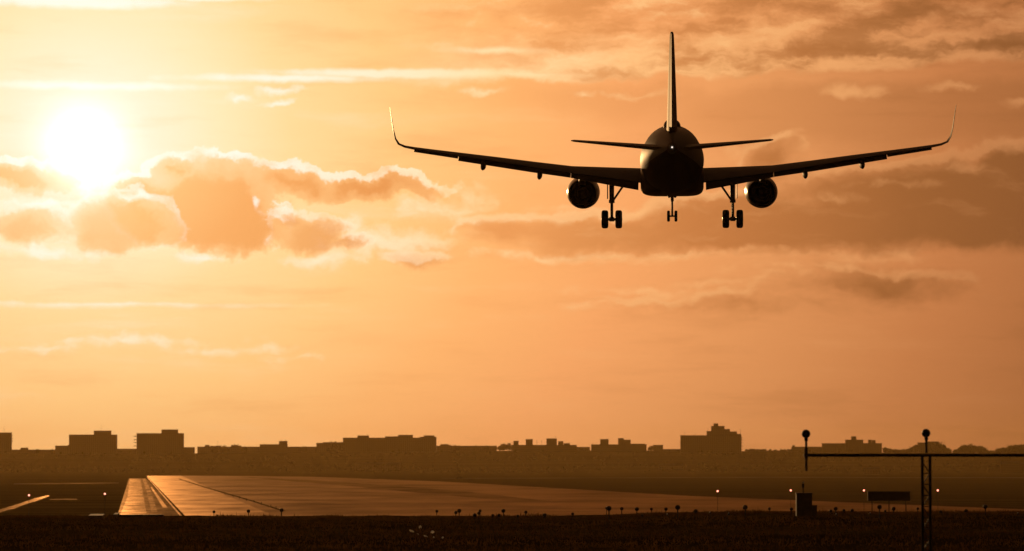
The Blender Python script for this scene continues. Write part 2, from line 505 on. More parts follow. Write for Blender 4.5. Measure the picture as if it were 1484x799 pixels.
# ------------------------------------------------------------------ mesh helpers
class MB:
    def __init__(s):
        s.v, s.f = [], []

    def add(s, vs, fs):
        o = len(s.v)
        s.v += [tuple(q) for q in vs]
        s.f += [tuple(i + o for i in f) for f in fs]
        return s

    def box(s, a, b):
        x0, y0, z0 = a
        x1, y1, z1 = b
        return s.add([(x0, y0, z0), (x1, y0, z0), (x1, y1, z0), (x0, y1, z0), (x0, y0, z1), (x1, y0, z1), (x1, y1, z1), (x0, y1, z1)],
                     [(0, 3, 2, 1), (4, 5, 6, 7), (0, 1, 5, 4), (1, 2, 6, 5), (2, 3, 7, 6), (3, 0, 4, 7)])

    def loft(s, rings, caps=True):
        n = len(rings[0])
        vs = [q for r_ in rings for q in r_]
        fs = []
        for i in range(len(rings) - 1):
            for j in range(n):
                a, b = i * n + j, i * n + (j + 1) % n
                fs.append((a, b, b + n, a + n))
        if caps:
            fs.append(tuple(range(n - 1, -1, -1)))
            fs.append(tuple(range((len(rings) - 1) * n, len(rings) * n)))
        return s.add(vs, fs)

    def tube(s, a, b, r0, r1=None, n=10):
        a, b = Vector(a), Vector(b)
        r1 = r0 if r1 is None else r1
        d = (b - a).normalized()
        e = d.cross(Vector((0, 0, 1)) if abs(d.z) < 0.9 else Vector((1, 0, 0))).normalized()
        g = d.cross(e)
        ring = lambda c, r_: [c + (e * math.cos(k * 2 * math.pi / n) + g * math.sin(k * 2 * math.pi / n)) * r_ for k in range(n)]
        return s.loft([ring(a, r0), ring(b, r1)])

    def lathe(s, prof, origin=(0, 0, 0), axis='Y', n=28, caps=True):
        """prof: (position along axis, radius)"""
        o = Vector(origin)
        rings = []
        for t, r_ in prof:
            ring = []
            for k in range(n):
                a = k * 2 * math.pi / n
                x, y = r_ * math.cos(a), r_ * math.sin(a)
                q = {'X': (t, x, y), 'Y': (x, t, y), 'Z': (x, y, t)}[axis]
                ring.append(o + Vector(q))
            rings.append(ring)
        return s.loft(rings, caps)

    def sphere(s, c, r_, n=14, sq=(1, 1, 1)):
        k = n // 2
        c = Vector(c)
        rings = []
        for i in range(k + 1):
            t = math.pi * i / k
            rr = max(math.sin(t), 0.02)
            rings.append([c + Vector((r_ * rr * math.cos(a) * sq[0], r_ * rr * math.sin(a) * sq[1], -r_ * math.cos(t) * sq[2]))
                          for a in [j * 2 * math.pi / n for j in range(n)]])
        return s.loft(rings)

    def build(s, name, m, parent=None, smooth=None):
        me = bpy.data.meshes.new(name)
        me.from_pydata(s.v, [], s.f)
        bm = bmesh.new()
        bm.from_mesh(me)
        bmesh.ops.recalc_face_normals(bm, faces=bm.faces)
        bm.to_mesh(me)
        bm.free()
        if smooth is not None:
            me.polygons.foreach_set('use_smooth', [True] * len(me.polygons))
            me.set_sharp_from_angle(angle=R(smooth))
        me.materials.append(M[m] if isinstance(m, str) else m)
        o = bpy.data.objects.new(name, me)
        COL.objects.link(o)
        if parent:
            o.parent = parent
        return o


def tag(o, label, cat, group=None, kind=None):
    if label:
        o['label'] = label
    if cat:
        o['category'] = cat
    if group:
        o['group'] = group
    if kind:
        o['kind'] = kind
    return o


def thing(name, label, cat, loc, group=None, rz=0.0):
    o = bpy.data.objects.new(name, None)
    o.empty_display_size = 0.5
    o.location = loc
    o.rotation_euler = (0, 0, rz)
    COL.objects.link(o)
    return tag(o, label, cat, group)


def dup(root, loc, label=None, group=None, rz=None, sc=None):
    c_ = root.copy()
    COL.objects.link(c_)
    c_.location = loc
    if rz is not None:
        c_.rotation_euler = (0, 0, rz)
    if sc is not None:
        c_.scale = (sc, sc, sc)
    if label:
        c_['label'] = label
    if group:
        c_['group'] = group
    for ch in list(root.children):
        q = ch.copy()
        COL.objects.link(q)
        q.parent = c_
        for g_ in list(ch.children):
            w = g_.copy()
            COL.objects.link(w)
            w.parent = q
    return c_


# ------------------------------------------------------------------ terrain
def sst(a, b, x):
    t = min(1, max(0, (x - a) / (b - a)))
    return t * t * (3 - 2 * t)


def tz(x, y):
    crest = 15.88 + 0.33 * sst(3, 15, x) if y > -1e9 else 0
    if y <= 150:
        z = 15.55
    elif y <= 240:
        z = 15.55 + (crest - 15.55) * sst(150, 240, y) ** 0.8
    elif y <= 420:
        z = crest + (11.5 - crest) * ((y - 240) / 180) ** 1.3
    elif y <= 700:
        z = 11.5 - 7.5 * (y - 420) / 280
    elif y <= 930:
        z = 4.0 * (1 - sst(700, 930, y))
    else:
        z = 0.0
    if y < 300:
        k = sst(300, 250, y) if y > 250 else 1
        z += k * (0.035 * math.sin(x * 0.9 + y * 0.21) + 0.03 * math.sin(x * 0.37 - y * 0.13 + 1) + 0.02 * math.sin(x * 2.3 + 2 + y * .5))
    if y > 4500:
        z += 30 * sst(4550, 5750, y) + 2.5 * math.sin(x * 0.004 + 1) * sst(4700, 5600, y)
    return z


ys = [-300, -100, 0, 40, 80, 110, 140]
q = 150
while q < 262:
    ys.append(q)
    q += 1.0
ys += [265, 270, 278, 288, 300, 320, 340, 370, 400, 420, 450, 500, 560, 620, 700, 740, 780, 820, 860, 900, 930, 1000, 1300,
       1800, 2500, 3500, 4500, 4550, 4650, 4750, 4850, 4950, 5050, 5150, 5250, 5350, 5450, 5550, 5650, 5750, 6000, 7000, 9000]
NX = 140
tv, tf = [], []
for yy in ys:
    half = 50 + abs(yy) * 0.6
    for i in range(NX + 1):
        t = i / NX * 2 - 1
        xx = half * (0.35 * t + 0.65 * t ** 3)
        tv.append((xx, yy, tz(xx, yy)))
for j in range(len(ys) - 1):
    for i in range(NX):
        a = j * (NX + 1) + i
        tf.append((a, a + 1, a + NX + 2, a + NX + 1))
g = MB()
g.add(tv, tf)
go = g.build('ground', 'grass', None, 60)
tag(go, 'dark grass field rolling from the foreground crest to the far ridge', None, kind='structure')


def patch_poly(name, pts, m, z, label):
    mb = MB()
    vs = [G(a, b) for a, b in pts]
    vs = [(q_.x, q_.y, z) for q_ in vs]
    mb.add(vs, [tuple(range(len(vs)))])
    o = mb.build(name, m)
    tag(o, label, None, kind='structure')
    return o


patch_poly('apron', [(262, 689.6), (330, 689.6), (450, 691), (640, 698), (1000, 719), (1484, 738.5), (1700, 744), (1700, 760), (425, 760)],
           'concrete', 0.02, 'wide pale pavement spreading right from the runway')
patch_poly('runway', [(212.5, 689.8), (262, 689.6), (425, 760), (280, 760)], 'asphalt', 0.03,
           'shining runway narrowing towards the far buildings')
patch_poly('pavement', [(345, 690.6), (470, 697), (560, 703.5), (680, 713), (800, 727), (735, 726), (600, 714), (500, 704), (400, 696)],
           'stained', 0.05, 'stained darker strip crossing the pale pavement')
patch_poly('grass_verge', [(257, 694), (260, 694), (300, 706.6), (366, 725.6), (414, 741), (409, 741), (362, 726), (300, 708)],
           'verge', 0.05, 'thin dark strip along the right runway edge')
patch_poly('dirt_track', [(640, 693), (1100, 691.3), (1500, 692), (1500, 693.2), (1100, 692.6), (640, 694.2)], 'track', 0.03,
           'thin pale track across the far field')
patch_poly('dirt_track', [(72, 723.3), (112, 723.0), (112, 724.6), (72, 724.9)], 'track', 0.03, 'short pale track in the grass at left')
patch_poly('dirt_track', [(20, 701), (172, 699.5), (172, 700.6), (20, 702.2)], 'track', 0.03, 'faint pale track in the grass at left')
patch_poly('shoulder', [(187, 693.5), (212, 693.5), (270, 754), (168, 754)], 'shoulder', 0.02, 'stained shoulder between taxiway and runway')
patch_poly('taxiway', [(188, 694), (203.5, 694), (213, 748), (213.5, 752), (170, 752), (176, 742), (185, 720)], 'wet', 0.03,
           'narrow wet taxiway left of the runway')
patch_poly('path', [(206.5, 694), (210.5, 694), (219, 712), (228, 742), (219.5, 742), (213, 715)], 'wet', 0.03,
           'thin wet track between taxiway and runway')
patch_poly('path', [(218, 706), (220, 706), (243, 736), (236, 736)], 'concrete', 0.03, 'broken pale track beside the runway kerb')
patch_poly('edge_line', [(213, 692), (214.2, 692), (268.2, 753), (265, 753)], 'line', 0.06,
           'worn white line along the left runway edge')
up = [(-60, 752), (0, 738.4), (9, 735.6), (19, 733), (30, 729.4), (49, 722.8), (69, 718)]
dn = [(72, 719), (52, 726.5), (34, 732), (22, 737), (10, 740), (0, 743), (-60, 760)]
patch_poly('service_road', up + dn, 'road', 0.03, 'pale wet service road winding off to the left')

# ------------------------------------------------------------------ haze
HZ = bpy.data.materials.new('haze')
HZ.use_nodes = True
hn = HZ.node_tree
hn.nodes.clear()
pv = hn.nodes.new('ShaderNodeVolumePrincipled')
pv.inputs['Color'].default_value = (1.0, 0.66, 0.24, 1)
pv.inputs['Density'].default_value = 3.3e-5
pv.inputs['Anisotropy'].default_value = 0.6
ho = hn.nodes.new('ShaderNodeOutputMaterial')
hn.links.new(pv.outputs[0], ho.inputs['Volume'])
hb = MB()
hb.box((-6500, -340, -1.2), (6500, 9100, 92))
hobj = hb.build('haze', HZ)
tag(hobj, 'warm haze lying over the airfield', None, kind='stuff')


# ------------------------------------------------------------------ airliner
def airfoil(n=12, t=0.12, camber=0.015):
    """unit chord outline, from trailing edge over the top to the nose and back; (s, h): s=0 nose, 1 tail"""
    up_, lo_ = [], []
    for i in range(n + 1):
        s_ = (1 - math.cos(math.pi * i / n)) / 2
        th = 5 * t * (0.2969 * math.sqrt(s_) - 0.126 * s_ - 0.3516 * s_ ** 2 + 0.2843 * s_ ** 3 - 0.1015 * s_ ** 4)
        ca = camber * 4 * s_ * (1 - s_)
        up_.append((s_, ca + th))
        lo_.append((s_, ca - th))
    return up_[::-1] + lo_[1:-1]


def section(x, z, le, chord, thick, inc=0.0, camber=0.015, roll=0.0, n=12):
    """one wing section; le = y of the nose, chord runs aft (-y); roll tilts the section's up axis outward"""
    out = []
    ci, si = math.cos(inc), math.sin(inc)
    for s_, h in airfoil(n, thick, camber):
        yy, hh = -(s_ - 0.25) * chord, h * chord
        y2, h2 = yy * ci - hh * si, yy * si + hh * ci
        out.append(Vector((x + h2 * math.sin(roll), le - 0.25 * chord + y2, z + h2 * math.cos(roll))))
    return out


def mirror(rings):
    return [[Vector((-q_.x, q_.y, q_.z)) for q_ in r_] for r_ in rings]


PLANE_Y = 219.0
plane = thing('airliner', 'twin engine airliner seen from behind, landing with its wheels down', 'airplane', P(974, 230, PLANE_Y))
los = math.atan2(P(974, 230, PLANE_Y).z - CAMZ, PLANE_Y)
plane.rotation_euler = (los + R(1.0), 0, R(-2.66))

# fuselage
fs = [(17.7, -.55, .04, .04), (17.4, -.5, .5, .48), (16.8, -.4, .95, .93), (15.8, -.25, 1.4, 1.42), (14.3, -.1, 1.78, 1.83),
      (12.5, 0, 1.93, 2.02), (11, 0, 1.975, 2.05), (6, 0, 1.975, 2.05), (0, 0, 1.975, 2.05), (-6, 0, 1.975, 2.05), (-8.5, .1, 1.93, 1.95),
      (-11, .30, 1.72, 1.73), (-13.5, .52, 1.38, 1.42), (-16, .72, .95, 1.02), (-18, .86, .55, .62), (-19.3, .95, .28, .33),
      (-19.8, .97, .15, .18)]
mb = MB()
mb.loft([[Vector((a[2] * math.cos(k * math.pi / 20), a[0], a[1] + a[3] * math.sin(k * math.pi / 20))) for k in range(40)] for a in fs])
fm = mat('fuselage_paint', (0.6, 0.6, 0.6), 0.5, 0.05)
t_ = Tree(fm.node_tree)
bs = fm.node_tree.nodes['Principled BSDF']
tcn = fm.node_tree.nodes.new('ShaderNodeTexCoord')
ox, oy, oz = t_.sep(tcn.outputs['Object'])
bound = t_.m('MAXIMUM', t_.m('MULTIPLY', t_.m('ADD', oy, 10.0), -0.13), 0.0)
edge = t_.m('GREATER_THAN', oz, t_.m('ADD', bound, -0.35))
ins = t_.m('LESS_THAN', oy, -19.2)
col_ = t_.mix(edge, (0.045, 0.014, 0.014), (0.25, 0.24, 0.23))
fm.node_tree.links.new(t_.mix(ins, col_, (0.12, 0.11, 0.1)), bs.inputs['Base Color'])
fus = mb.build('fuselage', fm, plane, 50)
# belly fairing: squarer than the hull
mb = MB()
rings = []
for yy, hw, top, bot in [(7.2, .6, -1.6, -1.9), (6.2, 1.5, -1.2, -2.15), (4.5, 1.96, -.2, -2.30), (2, 2.0, -.1, -2.34), (-2, 2.0, -.1, -2.34),
                         (-4, 1.98, -.2, -2.30), (-5.8, 1.6, -.9, -2.1), (-7.0, .5, -1.6, -1.9)]:
    ring = []
    for k in range(36):
        a = k * 2 * math.pi / 36
        ca, sa = math.cos(a), math.sin(a)
        e_ = 0.40
        ring.append(Vector((hw * math.copysign(abs(ca) ** e_, ca), yy, (top + bot) / 2 + (top - bot) / 2 * math.copysign(abs(sa) ** e_, sa))))
    rings.append(ring)
mb.loft(rings)
mb.build('belly_fairing', 'belly', plane, 50)
# satellite dome on the back
mb = MB()
mb.loft([[Vector((w_ * math.copysign(abs(math.cos(a)) ** .7, math.cos(a)), yy, 1.98 + h_ * max(-.3, math.sin(a))))
          for a in [k * math.pi / 10 for k in range(20)]]
         for yy, w_, h_ in [(2.6, .15, .15), (2.2, .42, .38), (1.6, .56, .50), (.2, .56, .50), (-.6, .44, .4), (-1.1, .15, .15)]])
mb.build('antenna_dome', 'black', plane, 50)

# fin and rudder
rings = []
for z_, le, ch, th in [(1.6, -9.6, 7.4, .095), (2.1, -10.6, 6.45, .10), (4, -12.45, 5.05, .103), (6, -14.3, 3.65, .105), (7.55, -15.75, 2.5, .10),
                       (7.72, -16.2, 1.95, .08)]:
    ring = []
    for s_, h in airfoil(12, th, 0):
        ring.append(Vector((h * ch, le - s_ * ch * 0.70 / 0.70 if s_ <= 0.7 else le - 0.7 * ch - (s_ - .7) * ch * 0.02, z_)))
    rings.append(ring)
mb = MB()
mb.loft(rings)
fin = mb.build('tail_fin', 'fin', plane, 40)
rings = []
for z_, le, ch, th in [(2.15, -10.6, 6.4, .10), (4, -12.45, 5.05, .103), (6, -14.3, 3.65, .105), (7.6, -15.8, 2.45, .10)]:
    y0, y1 = le - .712 * ch, le - ch
    h0 = [h for s_, h in airfoil(40, th, 0) if abs(s_ - .71) < .03][0] * ch * 0.97
    rings.append([Vector((h0, y0, z_)), Vector((h0 * .5, (y0 + y1) / 2, z_)), Vector((.02, y1, z_)), Vector((-.02, y1, z_)),
                  Vector((-h0 * .5, (y0 + y1) / 2, z_)), Vector((-h0, y0, z_))])
mb = MB()
mb.loft(rings)
mb.build('rudder', 'fin', fin, 30)

# tail lamp
mb = MB()
mb.sphere((0, -19.83, 1.0), 0.05, 12)
mb.build('tail_light', 'tail_lamp', plane, 60)

for sgn in (1, -1):
    fl = (lambda rs: rs) if sgn > 0 else mirror
    sx = lambda x, y, z: (sgn * x, y, z)
    # horizontal stabiliser
    rings = [section(.25, .86, -13.3, 4.0, .095, R(-1.2), 0), section(1.2, .94, -13.85, 3.6, .092, R(-1.2), 0),
             section(3.6, 1.16, -15.2, 2.55, .09, R(-1.2), 0), section(5.75, 1.36, -16.4, 1.6, .085, R(-1.2), 0),
             section(5.92, 1.375, -16.75, 1.1, .06, R(-1.2), 0)]
    mb = MB()
    mb.loft(fl(rings))
    mb.build('tailplane', 'wing', plane, 40)
    # wing with upturned tip
    LE = lambda x: 5.2 - .51 * x
    TE = lambda x: -2.0 if x < 6.4 else -2.0 - (x - 6.4) * (3.0 / 10.6)
    zs = [(1.2, -1.28, .15, 3.2), (2.1, -1.20, .15, 3.0), (4.0, -1.0, .135, 2.4), (6.4, -.76, .118, 1.6), (8.8, -.40, .115, 1.0), (11.2, -.02, .112, .4),
          (13.4, .31, .11, 0), (15.0, .55, .108, -.3), (16.2, .74, .105, -.5)]
    rings = [section(x, z, LE(x), LE(x) - TE(x), th, R(i_), .02) for x, z, th, i_ in zs]
    tip = [rings[-1]] + [section(16.75, .87, LE(16.75) - .05, 1.5, .10, 0, .01, R(-12)), section(17.1, 1.05, LE(17.1) - .25, 1.35, .09, 0, .0, R(-40)),
              section(17.29, 1.38, LE(17.3) - .5, 1.18, .085, R(-2), 0, R(-66)), section(17.39, 1.9, LE(17.4) - .85, .98, .08, R(-4), 0, R(-80)),
              section(17.46, 2.6, LE(17.46) - 1.3, .74, .08, R(-5), 0, R(-84)), section(17.52, 3.25, LE(17.5) - 1.75, .5, .075, R(-5), 0, R(-85)),
              section(17.53, 3.36, LE(17.5) - 1.95, .28, .06, R(-5), 0, R(-85))]
    mb = MB()
    mb.loft(fl(rings))
    wing = mb.build('wing', 'wing', plane, 40)
    mb = MB()
    mb.loft(fl(tip))
    wl_ = mb.build('winglet', 'white', wing, 40)
    wl_.data.materials.append(M['tip_dark'])
    for pg in wl_.data.polygons:
        if pg.normal.x * sgn < 0.1:
            pg.material_index = 1
    # flaps, lowered

    def flap_ring(x, top_z, bot_z, y0, y1, th=.11):
        ch = math.hypot(y0 - y1, top_z - bot_z)
        inc = math.atan2(top_z - bot_z, y0 - y1)
        out = []
        for s_, h in airfoil(8, th, .02):
            yy, hh = -s_ * ch, h * ch
            out.append(Vector((x, y0 + yy * math.cos(inc) + hh * math.sin(inc), top_z + yy * math.sin(inc) + hh * math.cos(inc))))
        return out
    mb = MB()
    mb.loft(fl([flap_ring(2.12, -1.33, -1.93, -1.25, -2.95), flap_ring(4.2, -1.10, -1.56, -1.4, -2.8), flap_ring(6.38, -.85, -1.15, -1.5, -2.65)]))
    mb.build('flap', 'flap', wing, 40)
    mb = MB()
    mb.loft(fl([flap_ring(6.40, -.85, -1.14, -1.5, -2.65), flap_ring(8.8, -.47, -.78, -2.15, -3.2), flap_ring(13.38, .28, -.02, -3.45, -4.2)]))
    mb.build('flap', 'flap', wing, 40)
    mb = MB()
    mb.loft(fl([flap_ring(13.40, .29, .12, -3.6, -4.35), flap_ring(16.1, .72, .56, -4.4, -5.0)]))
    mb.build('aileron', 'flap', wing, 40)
    # flap track fairings
    for x, zt, zb, y0 in ((8.35, -.55, -1.17, -1.0), (11.85, .02, -.52, -2.1)):
        mb = MB()
        L = 3.0
        rs = []
        for s_, k_ in ((0, .05), (.15, .6), (.4, 1), (.7, .9), (.9, .5), (1, .08)):
            cz = zt - .15 - (zt - zb - .15) * (.35 + .35 * s_)
            rs.append([Vector((sgn * x + .17 * k_ * math.cos(a), y0 - s_ * L, cz + .30 * k_ * math.sin(a))) for a in [q_ * math.pi / 6 for q_ in range(12)]])
        mb.loft(rs)
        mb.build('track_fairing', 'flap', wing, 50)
    # engine
    ex, ez = sgn * 5.78, -2.26
    mb = MB()
    mb.lathe([(2.55, .90), (3.0, .985), (4.0, 1.05), (5.2, 1.07), (6.3, 1.02), (6.75, .95), (6.85, .90), (6.75, .84), (6.2, .82)], (ex, 0, ez), 'Y', 40, False)
    mb.lathe([(2.55, .90), (2.62, .87), (3.4, .88), (4.2, .85)], (ex, 0, ez), 'Y', 40, False)
    eng = mb.build('engine_nacelle', 'engine', plane, 50)
    mb = MB()
    mb.lathe([(6.45, .965), (6.70, .965), (6.87, .90), (6.70, .82)], (ex, 0, ez), 'Y', 40, False)
    mb.build('intake_lip', 'chrome', eng, 60)
    mb = MB()
    mb.lathe([(4.2, .86), (4.18, .10)], (ex, 0, ez), 'Y', 40)
    mb.build('fan_disc', 'hot', eng, 50)
    mb = MB()
    mb.lathe([(4.15, .62), (3.0, .64), (2.2, .56), (1.55, .44), (1.6, .40), (2.4, .38)], (ex, 0, ez), 'Y', 32)
    mb.build('core_cowl', 'hot', eng, 40)
    mb = MB()
    mb.lathe([(2.4, .30), (1.5, .26), (1.0, .12), (.8, .03)], (ex, 0, ez), 'Y', 24)
    mb.build('exhaust_cone', 'hot', eng, 50)
    mb = MB()
    mb.loft([[Vector((ex + w_ * a, yy, zt if b > 0 else zb)) for a, b in ((-1, -1), (1, -1), (1, 1), (-1, 1))]
             for yy, w_, zb, zt in ((5.6, .05, -1.3, -1.18), (4.6, .18, -1.4, -1.0), (2.4, .22, -1.7, -.85), (.8, .2, -1.5, -.85), (-.8, .06, -1.1, -.95))])
    mb.build('pylon', 'wing', plane, 30)
    # main landing gear
    gx, az_ = sgn * 3.85, -3.86
    mb = MB()
    mb.tube((gx, 0, -.9), (gx, 0, -2.75), .17, .15, 14)
    mb.tube((gx, 0, -2.7), (gx, 0, az_ + .05), .095, .095, 12)
    mb.tube((gx, 0, -2.62), (gx, 0, -2.82), .19, .19, 14)
    gear = mb.build('main_gear_strut', 'metal', plane, 50)
    mb = MB()
    mb.tube((gx - .44, 0, az_), (gx + .44, 0, az_), .085, .085, 12)
    mb.tube((gx - .16, 0, az_), (gx + .16, 0, az_), .14, .14, 12)
    mb.build('axle', 'metal', gear, 50)
    mb = MB()
    mb.tube((gx - sgn * .05, .05, -2.72), (gx - sgn * .92, .1, -1.45), .07, .07, 10)
    mb.build('side_brace', 'metal', gear, 50)
    mb = MB()
    mb.loft([[Vector((gx + dx_, yy, zz)) for dx_ in (-.06, .06)] + [Vector((gx + dx_, yy - .06, zz)) for dx_ in (.06, -.06)]
             for yy, zz in ((-.14, -2.72), (-.48, -3.15), (-.14, -3.62))])
    mb.build('torque_link', 'metal', gear, 30)
    mb = MB()
    mb.box((gx + sgn * .24, -.55, -2.55), (gx + sgn * .29, .55, -1.2))
    mb.build('gear_door', 'wing', gear)
    for k in (-1, 1):
        mb = MB()
        w_ = .215
        mb.lathe([(-w_, .32), (-w_, .46), (-w_ * .85, .545), (-w_ * .5, .58), (0, .585), (w_ * .5, .58), (w_ * .85, .545), (w_, .46), (w_, .32)],
                 (gx + k * .44, 0, az_), 'X', 32)
        tyre = mb.build('wheel', 'tyre', gear, 40)
        mb = MB()
        mb.lathe([(-w_ - .005, .05), (-w_ * .8, .30), (w_ * .8, .30), (w_ + .005, .05)], (gx + k * .44, 0, az_), 'X', 24)
        # hub stands proud of the tyre's side wall
        mb.v = [((q_[0] - gx - k * .44) * 1.05 + gx + k * .44, q_[1], q_[2]) for q_ in mb.v]
        mb.build('wheel_hub', 'metal', gear, 40)

# nose gear
ny, nz = 12.64, -4.10
mb = MB()
mb.tube((0, ny, -1.7), (0, ny, -3.1), .12, .11, 12)
mb.tube((0, ny, -3.0), (0, ny, nz), .07, .07, 12)
ng = mb.build('nose_gear_strut', 'metal', plane, 50)
mb = MB()
mb.tube((-.25, ny, nz), (.25, ny, nz), .06, .06, 10)
mb.build('axle', 'metal', ng, 50)
mb = MB()
mb.tube((0, ny + .05, -3.0), (0, ny + 1.3, -1.8), .05, .05, 8)
mb.build('drag_brace', 'metal', ng, 50)
for k in (-1, 1):
    mb = MB()
    mb.lathe([(-.1, .2), (-.1, .31), (-.08, .36), (0, .38), (.08, .36), (.1, .31), (.1, .2)], (k * .25, ny, nz), 'X', 28)
    mb.build('wheel', 'tyre', ng, 40)
    mb = MB()
    mb.lathe([(-.06, .09), (.06, .10)], (k * .20, ny + .06, -2.78), 'Y', 14)
    mb.build('taxi_light', 'metal', ng, 40)
    mb = MB()
    mb.box((k * .36 - .02, ny - .7, -2.42), (k * .36 + .02, ny + .7, -1.85))
    mb.build('gear_door', 'belly', ng)

# ------------------------------------------------------------------ far buildings


def building(name, x0, x1, ytop, Y, depth, label, cat, rooms=(), masts=(), m='facade1', balcony=None, group=None, para=True, pitched=False):
    a, b = P(x0, ytop, Y), P(x1, ytop, Y)
    w_ = b.x - a.x
    cx_ = (a.x + b.x) / 2
    zb = min(tz(a.x, Y), tz(b.x, Y), tz(a.x, Y + depth)) - 1.0
    root = thing(name, label, cat, (cx_, Y, zb), group)
    H = a.z - zb
    mb = MB()
    mb.box((-w_ / 2, 0, 0), (w_ / 2, depth, H - (0.6 if para else 0)))
    mb.build('wall', m, root)
    if para:
        mb = MB()
        mb.box((-w_ / 2 - .25, -.25, H - .6), (w_ / 2 + .25, depth + .25, H))
        roof = mb.build('roof', 'roof', root)
    else:
        mb = MB()
        hgt = min(4, w_ * .15)
        mb.add([(-w_ / 2 - .4, -.4, H), (w_ / 2 + .4, -.4, H), (w_ / 2 + .4, depth + .4, H), (-w_ / 2 - .4, depth + .4, H),
                (-w_ / 2 - .4, depth / 2, H + hgt), (w_ / 2 + .4, depth / 2, H + hgt)], [(0, 1, 5, 4), (2, 3, 4, 5), (1, 2, 5), (3, 0, 4), (0, 3, 2, 1)])
        roof = mb.build('roof', 'roof', root)
    for k, (rx0, rx1, rt) in enumerate(rooms):
        qa, qb = P(rx0, rt, Y + 3), P(rx1, rt, Y + 3)
        mb = MB()
        mb.box((qa.x - cx_, 3 + k * .4, H), (qb.x - cx_, max(4.5, depth - 3 - k * .5), qa.z - zb))
        mb.build('roof_room', m, root)
    for mx, mt in masts:
        qa = P(mx, mt, Y + 4)
        mb = MB()
        mb.tube((qa.x - cx_, 4.2, H), (qa.x - cx_, 4.2, qa.z - zb), .22, .16, 6)
        mb.tube((qa.x - cx_ - 1, 4.2, qa.z - zb - .8), (qa.x - cx_ + 1, 4.2, qa.z - zb - .8), .12, .12, 6)
        mb.build('aerial', 'steel', root)
    if balcony:
        side, bx, rows = balcony
        for by in rows:
            qa = P(bx, by, Y)
            mb = MB()
            e_ = (-w_ / 2) if side < 0 else w_ / 2
            xx = sorted((e_, qa.x - cx_))
            mb.box((xx[0], 1, qa.z - zb - 1.1), (xx[1], depth * .6, qa.z - zb))
            mb.build('balcony', m, root)
    return root


B = building
B('apartment_block', -60, 15, 627, 5600, 18, 'pale apartment block cut off by the left edge of the view', 'building', [(-30, -5, 621)], [(6, 618)], balcony=(1, 17.5, [631, 635, 639]))
B('apartment_block', 100, 168, 630, 5600, 20, 'flat roofed apartment slab with rooftop room, second from left', 'building', [(136, 160, 624.3)], [(147, 614)], balcony=(-1, 98, [645]))
B('low_building', 80, 100, 646, 5595, 16, 'low annex on the left of the flat roofed slab', 'building', m='facade3')
B('apartment_block', 198, 265, 628, 5600, 20, 'apartment slab with stacked balconies on its left end', 'building', [(234, 257, 622.6)], [], balcony=(-1, 193.5, [632, 637, 641, 646]))
B('low_building', 265.6, 281, 648.3, 5594, 16, 'low annex on the right of the balconied slab', 'building', m='facade3')
B('row_building', 16, 80, 651.8, 5650, 14, 'long low row building right of the cut off block', 'building', [(30, 40, 649)], m='facade2')
B('row_building', 168.5, 197, 650.5, 5650, 14, 'low row building between the two tall slabs', 'building', m='facade2')
B('row_building', 286, 376, 647.5, 5620, 16, 'long low building with small rooftop aerials right of the slabs', 'building', [(297, 303, 645), (335, 345, 645.3), (312, 320, 646)], [(315.5, 639)], m='facade3')
B('low_building', 376.5, 416, 644, 5600, 16, 'low building with a square rooftop hut', 'building', [(404.5, 416, 639.3)], [(408, 637), (414, 637)], m='facade1')
B('row_building', 416.5, 458, 647.5, 5640, 14, 'flat low building left of the stepped long block', 'building', m='facade2')
B('row_building', 458.5, 497, 642, 5590, 18, 'two level building adjoining the stepped long block', 'building', [(468, 496, 641)], m='facade1')
B('office_block', 497, 632, 634.5, 5580, 26, 'broad stepped office block with plant rooms on top', 'building', [(518, 534, 631.3), (558, 577, 632.6), (577, 598, 630.4), (608, 632, 633.2), (614, 629, 631.2)], [(532, 629)], m='facade3')
B('row_building', 632.6, 720, 646.2, 5630, 16, 'long flat building right of the stepped block', 'building', [(638, 650, 644)], m='facade2')
B('apartment_block', 742, 836, 645, 5560, 18, 'apartment row with four unequal roof rooms', 'building',
  [(744, 751.5, 639), (762, 772, 636.6), (792, 807, 635.6), (809, 816.5, 639.6), (817, 826, 642.5)], [(778, 638), (785, 639), (805, 632)], m='facade2')
B('row_building', 832, 855, 648, 5640, 14, 'low building in the gap between two apartment rows', 'building', m='facade3')
B('apartment_block', 857, 937, 644.2, 5560, 18, 'apartment row with two roof blocks near the tower', 'building', [(870, 882, 636.6), (896, 904, 635.2), (904, 914, 637.4), (914, 935, 643.2)],
  [(859, 642)], m='facade1')
B('low_building', 947, 961, 645, 5600, 14, 'small flat house left of the big tower', 'building', m='facade2')
B('row_building', 961.5, 986, 651, 5600, 14, 'low sheds at the foot of the big tower', 'building', m='facade3')
B('tower_block', 987, 1074.5, 631, 5450, 24, 'big stepped tower block with aerials, tallest on the skyline', 'building',
  [(1025, 1052, 625), (1031.5, 1050, 617.5), (1035, 1041, 613.8), (1050, 1058, 622), (1058, 1068, 625.5), (1068, 1074, 629)], [(992, 625), (1007, 628.5), (1073, 622), (1026, 621)], m='facade1',
  balcony=(1, 1076.2, [634, 637, 641, 646, 651]))
B('low_building', 1112, 1140, 653, 5600, 14, 'low house right of the big tower', 'building', m='facade2')
B('row_building', 1148, 1192, 647.6, 5580, 16, 'low building behind the left approach lamp', 'building', [(1149, 1152, 645.5)], m='facade3')
B('row_building', 1192.5, 1226, 642.6, 5570, 18, 'long house stepping up to the small control house', 'building', m='facade1')
B('control_house', 1226.5, 1251, 637.4, 5560, 18, 'small block with a dark cap on its roof', 'building', [(1234.5, 1241, 632.6)], [], m='facade3')
B('row_building', 1251.5, 1278, 642.5, 5570, 16, 'low building with two chimney stubs', 'building', [(1259, 1263, 637.5), (1264, 1269, 638)], m='facade2')
